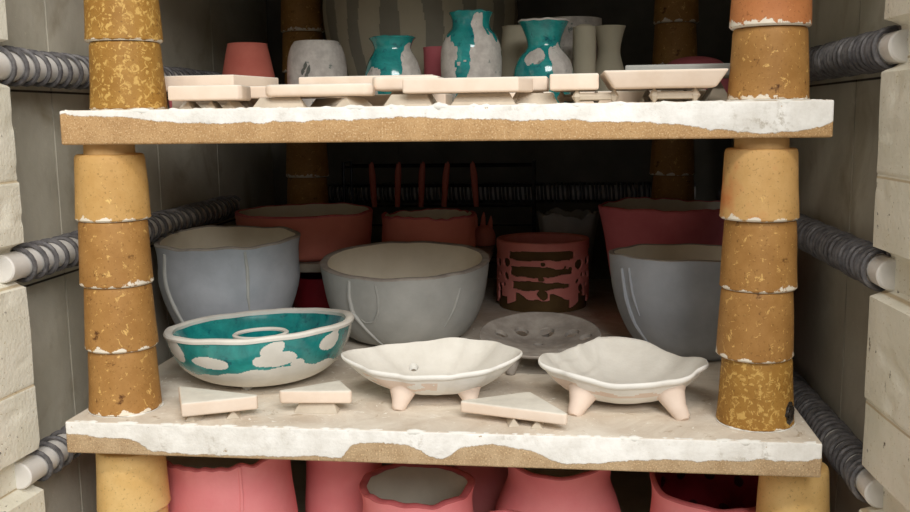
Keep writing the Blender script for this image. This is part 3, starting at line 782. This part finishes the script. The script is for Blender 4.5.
# right groups
def dumbbell(label, x, y, z, L, h, rz, group):
    bm = bmesh.new(); r = h * .40
    for s in (-1, 1):
        for k in range(1):
            c = s * (L / 2 - r); ring = [bm.verts.new((c + r * math.cos(2 * PI * i / 6), r * math.sin(2 * PI * i / 6), h * .5)) for i in range(6)]
            lo = [bm.verts.new((c + r * .22 * math.cos(2 * PI * i / 6), r * .22 * math.sin(2 * PI * i / 6), 0)) for i in range(6)]
            hi = [bm.verts.new((c + r * .22 * math.cos(2 * PI * i / 6), r * .22 * math.sin(2 * PI * i / 6), h)) for i in range(6)]
            for i in range(6):
                j = (i + 1) % 6; bm.faces.new((lo[i], lo[j], ring[j], ring[i])); bm.faces.new((ring[i], ring[j], hi[j], hi[i]))
            bm.faces.new(lo[::-1]); bm.faces.new(hi)
    t = thing('kiln_stilt', label, 'kiln stilt', (x, y, z), group, rz)
    obj('points', bm, 'stilt', t, smooth=False)
    b2 = bmesh.new(); add_tube(b2, [(-L / 2 + r, 0, h * .5), (L / 2 - r, 0, h * .5)], h * .29, 6)
    obj('bar', b2, 'stilt', t, smooth=False)
    return t
dumbbell('dumbbell-shaped clay stilt left of the big right tile, under the cream tile', .1100, .0400, U, .0310, .0088, 0, GV)
dumbbell('dumbbell-shaped clay stilt under the big wedge-edged tile at right', .1605, .0360, U, .0330, .0090, 0, GV)
dumbbell('dumbbell-shaped clay stilt at the back under the cream tile, hidden behind the first', .1000, .0800, U, .0310, .0088, 0, GV)
dumbbell('dumbbell-shaped clay stilt at the back under the big tile at right', .1600, .0800, U, .0330, .0090, 0, GV)
tile('cream clay tile between the thick central tile and the big right tile', [(.0800, .036), (.1120, .034), (.1120, .090), (.0830, .088)], U + .0088, .0106, GU)
bar('clay bar stilt under the small tile behind the thick central tile', .0650, .0960, U, .030, .0098, .007, 0, GV)
tile('small clay tile just visible past the right end of the thick central tile', [(.0480, .080), (.0780, .078), (.0790, .115), (.0480, .115)], U + .0098, .0100, GU)
def wedge_tile(label, x0, x1, y0, y1, z, th, group):
    bm = bmesh.new(); n = .0075
    lo = [(x0 + n, y0 + .004), (x1 - n, y0 + .004), (x1 - n, y1), (x0 + n, y1)]; hi = [(x0, y0), (x1, y0), (x1, y1), (x0, y1)]
    cx, cy = (x0 + x1) / 2, (y0 + y1) / 2
    A = [bm.verts.new((x - cx, y - cy, 0)) for x, y in lo]; B = [bm.verts.new((x - cx, y - cy, th)) for x, y in hi]
    bm.faces.new(A[::-1]); bm.faces.new(B)
    for i in range(4): bm.faces.new((A[i], A[(i + 1) % 4], B[(i + 1) % 4], B[i]))
    bmesh.ops.bevel(bm, geom=bm.edges[:], offset=.0018, segments=3, affect='EDGES', profile=.6)
    return tag(obj('clay_tile', bm, 'tile', loc=(cx, cy, z), sharp=70), label, 'tile', group)
wedge_tile('big pink-edged clay tile with slanted sides at right end of the upper shelf', .1140, .1930, .024, .092, U + .0090, .0115, GU)
bar('left clay bar stilt under the grey slab at right, behind the big pink-edged tile', .1550, .125, U, .040, .0185, .009, math.radians(90), GV)
bar('right clay bar stilt under the grey slab at right, behind the big pink-edged tile', .2000, .125, U, .040, .0185, .009, math.radians(90), GV)
tile('flat filler tile added to keep the gap dark on the upper shelf, behind the left stilts', [(-.222, .140), (-.125, .138), (-.122, .158), (-.220, .158)], U, .0115, GU)  # this and the next three: added to hide lit vases and darken the gaps
tile('flat filler tile added to keep the gap dark on the upper shelf, behind the wide stilts', [(-.080, .175), (-.005, .172), (-.004, .214), (-.078, .216)], U, .0115, GU)
tile('flat filler tile added to keep the gap dark on the upper shelf, behind the central stilts', [(.010, .160), (.080, .158), (.082, .196), (.012, .198)], U, .0110, GU)
tile('flat filler tile added to keep the gap dark on the upper shelf, behind the dumbbell stilts', [(.100, .166), (.200, .166), (.202, .210), (.102, .212)], U, .0110, GU)
o = tile('rough grey clay slab lying behind the big pink-edged tile', [(.1330, .104), (.2130, .100), (.2170, .148), (.1390, .150)], U + .0185, .0090, GU)
o.data.materials[0] = M['grey']

# ------------------------------------------------------------------ vessels on the upper shelf
def vase(label, loc, prof, pats, seed, face=85, group=None, m2='patch', name='ceramic_vase', wall=.003):
    t = thing(name, label, 'vase', loc, group)
    H = prof[-1][1]
    def w(a, r, z): return r * (1 + .02 * nz(math.cos(a) + seed, math.sin(a), z * 25)), z + (z / H) ** 3 * .0009 * nz(math.cos(a) * 3 + seed, math.sin(a) * 3, 1)
    o = curve(prof, 14)
    def mt(k, a, z): return 1 if in_patch(math.degrees(a) + face, z, pats, seed) else 0
    bm = lathe([(0, 0)] + o, 360, w, mt)
    inn = [(max(r - wall, .002), z) for r, z in o[::-3] if z > .004] + [(0, .004)]
    b2 = lathe(inn, 96, w, lambda k, a, z: 0); me = bpy.data.meshes.new('x'); b2.to_mesh(me); b2.free(); bm.from_mesh(me); bpy.data.meshes.remove(me)
    obj('body', bm, ['teal', m2], t)
    r0 = o[-1][0]
    obj('rim', lathe([(r0 - .0001, H - .0008), (r0 + .0003, H), (r0 - wall * .4, H + .0009), (r0 - wall * .9, H + .0004), (r0 - wall, H - .001)], 96, w), 'teal' if seed != 33 else 'patch', t)
    return t
vase('short teal vase with flared mouth, leftmost of the three teal vases', (-.0622, .255, U),
     [(.0180, 0), (.0245, .012), (.0262, .025), (.0225, .041), (.0168, .0515), (.0178, .0575), (.0208, .0625)],
     [(46, .018, 46, .018, .15), (50, .043, 30, .014, .25), (-45, .029, 18, .008, 0), (-60, .012, 25, .012, 0), (150, .03, 40, .02, 0), (235, .02, 40, .02, 0)], 31, 80)
vase('tall teal vase with large grey patches, middle of the three teal vases', (.0088, .250, U),
     [(.0190, 0), (.0245, .012), (.0268, .030), (.0265, .050), (.0225, .062), (.0172, .069), (.0168, .0755), (.0192, .0820)],
     [(38, .030, 46, .036, .0), (22, .068, 19, .014, .0), (-62, .030, 36, .032, 0), (140, .03, 40, .03, 0), (225, .03, 40, .03, 0), (20, .052, 16, .014, 0)], 32)
vase('round teal vase with wide flared mouth, rightmost of the three teal vases', (.0722, .250, U),
     [(.0180, 0), (.0240, .012), (.0262, .028), (.0225, .041), (.0150, .0505), (.0152, .058), (.0188, .0675), (.0222, .0735)],
     [(-20, .0425, 25, .0072, .08), (48, .036, 33, .017, .1), (24, .044, 14, .006, .3), (-60, .010, 40, .006, 0), (-75, .006, 30, .004, 0), (130, .03, 40, .02, 0), (230, .03, 40, .018, 0)], 33, 89)

def plain(name, label, cat, loc, prof, mt, seed, wall=.003, seg=96, inv=False, lobes=0, lob=0, sq=0, rim=None):
    t = thing(name, label, cat, loc)
    H = max(z for r, z in prof)
    def w(a, r, z):
        k = 1 + .015 * nz(math.cos(a) + seed, math.sin(a), z * 20) + lob * math.cos(lobes * a)
        return r * k, z
    o = curve(prof, 7)
    if inv:   # upside down: closed top, open foot
        inn = [(max(r - wall, .001), min(z, H - wall)) for r, z in o[::-1]]
        bm = lathe(o + inn, seg, w, closed=True) if o[-1][0] > .002 else lathe(o + inn[1:], seg, w)
    else:
        inn = [(max(r - wall, .001), z) for r, z in o[::-1] if z > wall] + [(0, wall)]
        bm = lathe([(0, 0)] + o + inn, seg, w)
    b = obj('body', bm, mt, t)
    return t, b
t, b = plain('ceramic_cup', 'pink cup turned upside down at left end of the upper shelf', 'cup', (-.2110, .300, U),
     [(.0278, 0), (.0275, .010), (.0262, .026), (.0225, .045), (.0190, .0610), (.0170, .0642), (.0002, .0650)], 'salmon', 41, inv=True, lobes=5, lob=.012)
bm = bmesh.new()
for a, z, r in ((-70, .017, .0030), (-52, .016, .0026), (-95, .014, .0022), (-62, .012, .0025), (-40, .019, .002)):
    a = math.radians(a); b2 = bmesh.ops.create_icosphere(bm, subdivisions=2, radius=1)
    rr = .0266 - (z - .008) * .07
    for v in b2['verts']:
        q = Vector((v.co.x * .0008, v.co.y * r * .8, v.co.z * r * 1.3)); q.x += rr; q.z += z; q.rotate(Matrix.Rotation(a, 3, 'Z')); v.co = q
obj('chips', bm, 'bisque', t, label='pale chipped glaze spots')
t, b = plain('ceramic_mug', 'grey-white rounded mug upside down with dark brush mark', 'mug', (-.1395, .285, U),
     [(.0258, 0), (.0270, .010), (.0280, .028), (.0272, .045), (.0245, .056), (.0215, .0615), (.0180, .0637), (.0002, .0643)], 'patch', 43, inv=True)
bm = bmesh.new()
for i, (a, z, l, sl) in enumerate(((-98, .040, .008, .5), (-92, .036, .010, .6), (-103, .035, .007, .5), (-96, .031, .008, .6))):
    pts = []
    for k in range(7):
        f = k / 6 - .5; zz = z + f * l; aa = math.radians(a + f * l * 900 * sl); rr = .0279 - max(0, zz - .028) * .05
        pts.append((rr * math.cos(aa), rr * math.sin(aa), zz))
    add_tube(bm, pts, [.0004, .0012, .0018, .0020, .0017, .0010, .0004], 6)
obj('brush_mark', bm, 'stroke', t, label='dark leaf-like brush mark')
plain('ceramic_vase', 'pale vase peeking out left of the round teal vase', 'vase', (.0470, .325, U), [(.016, 0), (.019, .015), (.019, .04), (.0165, .060), (.0150, .0735), (.0160, .0765)], 'stripe_light', 51)
plain('ceramic_vase', 'pale slim vase with pinched waist, rightmost in the row behind the vases', 'vase', (.1325, .330, U), [(.0155, 0), (.0175, .012), (.0170, .025), (.0120, .043), (.0105, .053), (.0130, .067), (.0155, .0750)], 'stripe_light', 52)
# tall rounded tumblers and a square canister
plain('ceramic_cylinder', 'slim pale closed cylinder with rounded top, right of the round teal vase', 'cylinder', (.1085, .300, U), [(.0100, 0), (.0105, .004), (.0105, .066), (.0090, .0715), (.0045, .0745), (.0002, .0750)], 'stripe_light', 53, inv=True)
plain('ceramic_canister', 'tall wide grey canister behind the round teal vase', 'canister', (.0965, .390, U), [(.029, 0), (.0305, .004), (.0305, .080), (.0300, .0870)], 'patch', 54, lobes=4, lob=.03)
plain('ceramic_cup', 'small pink cup hiding between the left and middle teal vases', 'cup', (-.0270, .310, U), [(.012, 0), (.0145, .02), (.0150, .050), (.0155, .0575)], 'rosepink', 55)
plain('ceramic_bowl', 'upturned dusky pink bowl behind the grey slab at right end of upper shelf', 'bowl', (.222, .400, U), [(.0440, 0), (.0430, .015), (.0370, .032), (.0250, .0445), (.0110, .0490), (.0002, .0495)], 'rosepink', 56, inv=True)
t = thing('glaze_shard', 'flat pink broken piece beside the upside-down pink cup at far left', 'shard', (-.2120, .190, U))
def sh(a, r, z): return r * (1 + .35 * nz(math.cos(a) * 1.4, math.sin(a) * 1.4, 9)), z
obj('body', lathe([(0, 0), (.032, 0), (.033, .010), (.029, .0205), (.02, .0235), (0, .0240)], 48, sh), 'rosepink', t)
t = thing('barrel_pot', 'big striped barrel-shaped pot at the back of the upper shelf', 'pot', (-.0690, .475, U + .0004))
def bw(a, r, z): return r * (1 + .006 * nz(math.cos(a) * 2, math.sin(a) * 2, z * 9)), z
STR = (-66, -46, -26, -2, 22, 44, 66, 90, 112, 136, 160, 184, 206, 230, 254)
def bmx(k, a, z):
    u = math.degrees(a) + 97 + 4 * nz(z * 20, a * 2, 2)
    return 1 if any(abs((u - s + 180) % 360 - 180) < 5.0 for s in STR) else 0
bo = curve([(.070, .0004), (.082, .012), (.096, .045), (.106, .085), (.108, .115), (.102, .140), (.090, .155)], 30)
obj('body', lathe([(0, 0)] + bo + [(r - .005, z) for r, z in bo[::-8] if z > .006] + [(0, .006)], 480, bw, bmx), ['stripe_light', 'stripe_dark'], t)
obj('rim', lathe([(.0905, .1545), (.0910, .1565), (.0880, .158), (.0850, .1565), (.0850, .1545)], 96, bw), 'stripe_dark', t)

# ------------------------------------------------------------------ pink vessels under the lower shelf
GB = None
def low(label, x, y, r, zt, seed, m_in='greylining', **kw):
    H = zt - FLOOR
    return pot('ceramic_pot', label, 'pot', (x, y, FLOOR), kw.pop('prof', None) or [(r * .72, 0), (r * .92, H * .12), (r * 1.02, H * .40), (r * .96, H * .72), (r * .95, H * .88), (r, H)], .0042, 'pink', m_in, 'pinkrim', seed, kw.pop('rimw', .004), .002, kw.pop('lobes', 5), kw.pop('lob', .012), **kw)
t, w, p = low('pink pot at lower left beside the pale prop, tucked under the shelf', -.1770, .105, .0530, -.0525, 61, tilt=(.05, 0))
drip(t, w, p, math.radians(222), [(0, .99), (.05, .9), (.02, .8), (.08, .6), (.1, .4)], .0012, 'pink')
drip(t, w, p, math.radians(300), [(0, .99), (.02, .8), (-.02, .5), (0, .3)], .0016, 'pink')
low('shaded pink pot between the lower left pot and the open ragged one', -.0950, .160, .0335, -.0640, 62)
low('pink pot with ragged open rim and pale inside, bottom centre', -.0232, .100, .0455, -.0770, 63, rim_thick=.0058, rimw=.0022, rimf=3.5, lob=.004)
t, w, p = low('pink flaring pot right of the ragged open one, under the shelf', .0865, .142, .0425, -.0650, 64, rimw=.002, rimf=2.5, lobes=3, dip=.004,
    prof=[(.042, 0), (.052, .02), (.053, .045), (.047, .066), (.0415, .080), (.0410, .090), (.0430, -.0650 - FLOOR)])
t, w, p = low('wide pink bowl with spotted dark red inside, bottom right', .2010, .105, .0470, -.0690, 65, m_in='darkred', rimw=.002, rimf=2.5, lob=.02, lobes=3, tilt=(-.06, .10))
H = -.0690 - FLOOR
bm = bmesh.new(); rr = random.Random(3)
for i in range(22):
    a = math.radians(i * 360 / 11 + (i % 2) * 16); z = H * (.86 if i % 2 else .62)
    ri = min(p, key=lambda q: abs(q[1] - z))[0] - .0042
    r0, zz = w(a, ri, z)
    b2 = bmesh.ops.create_icosphere(bm, subdivisions=2, radius=1)
    for v in b2['verts']:
        q = Vector((v.co.x * .0007, v.co.y * .0046, v.co.z * .0046)); q.x += r0; q.rotate(Matrix.Rotation(a, 3, 'Z')); q.z += zz; v.co = q
obj('spots', bm, 'spots', t, label='dark spots on the red lining')
low('small pink bowl in front at bottom edge, between two pink pots', .0500, .050, .0185, -.0825, 66, m_in='pink', rimw=.001)
low('dark red pot in the gap between the pink pots at bottom centre', .0200, .235, .030, -.0800, 67)

# ------------------------------------------------------------------ camera
cam = bpy.data.cameras.new('camera'); co = bpy.data.objects.new('camera', cam); COL.objects.link(co)
cam.sensor_width = 36; cam.lens = 944.42 / 910 * 36; cam.clip_start = .01
r = Vector((0.99373398, 0.11104008, -0.01276264)); u = Vector((-0.00368781, 0.14669641, 0.98917469)); f = Vector((-0.11171027, 0.98292943, -0.1461867))
m = Matrix((r, u, -f)).transposed().to_4x4(); m.translation = Vector((.0880674, -.5948030, .2059406)); co.matrix_world = m
SC.camera = co

# ------------------------------------------------------------------ light: overhead lamp of the studio, an added front key and diffuse surroundings
def lamp(name, loc, target, sx, sy, power, color):
    l = bpy.data.lights.new(name, 'AREA'); l.shape = 'RECTANGLE'; l.size = sx; l.size_y = sy; l.energy = power; l.color = color
    o = bpy.data.objects.new(name, l); COL.objects.link(o); o.location = loc
    o.rotation_euler = (Vector(target) - Vector(loc)).to_track_quat('-Z', 'Y').to_euler()
lamp('added_front_key', (.70, -1.70, 1.12), (0, .1, .08), 1.1, .7, 29, (1, .985, .965))  # added key light, placed to brighten bowl insides and left side; no known window
lamp('ceiling_lamp', (.05, -.95, 1.25), (0, .0, .0), .9, .14, 10, (1, .95, .87))
wd = bpy.data.worlds.new('world'); SC.world = wd; wd.use_nodes = True
nt = wd.node_tree; bg = nt.nodes['Background']
bg.inputs[0].default_value = (.92, .95, 1, 1); bg.inputs[1].default_value = .23
SC.view_settings.view_transform = 'Standard'; SC.view_settings.look = 'None'; SC.view_settings.gamma = 1
SC.view_settings.exposure = .05; SC.view_settings.use_curve_mapping = False
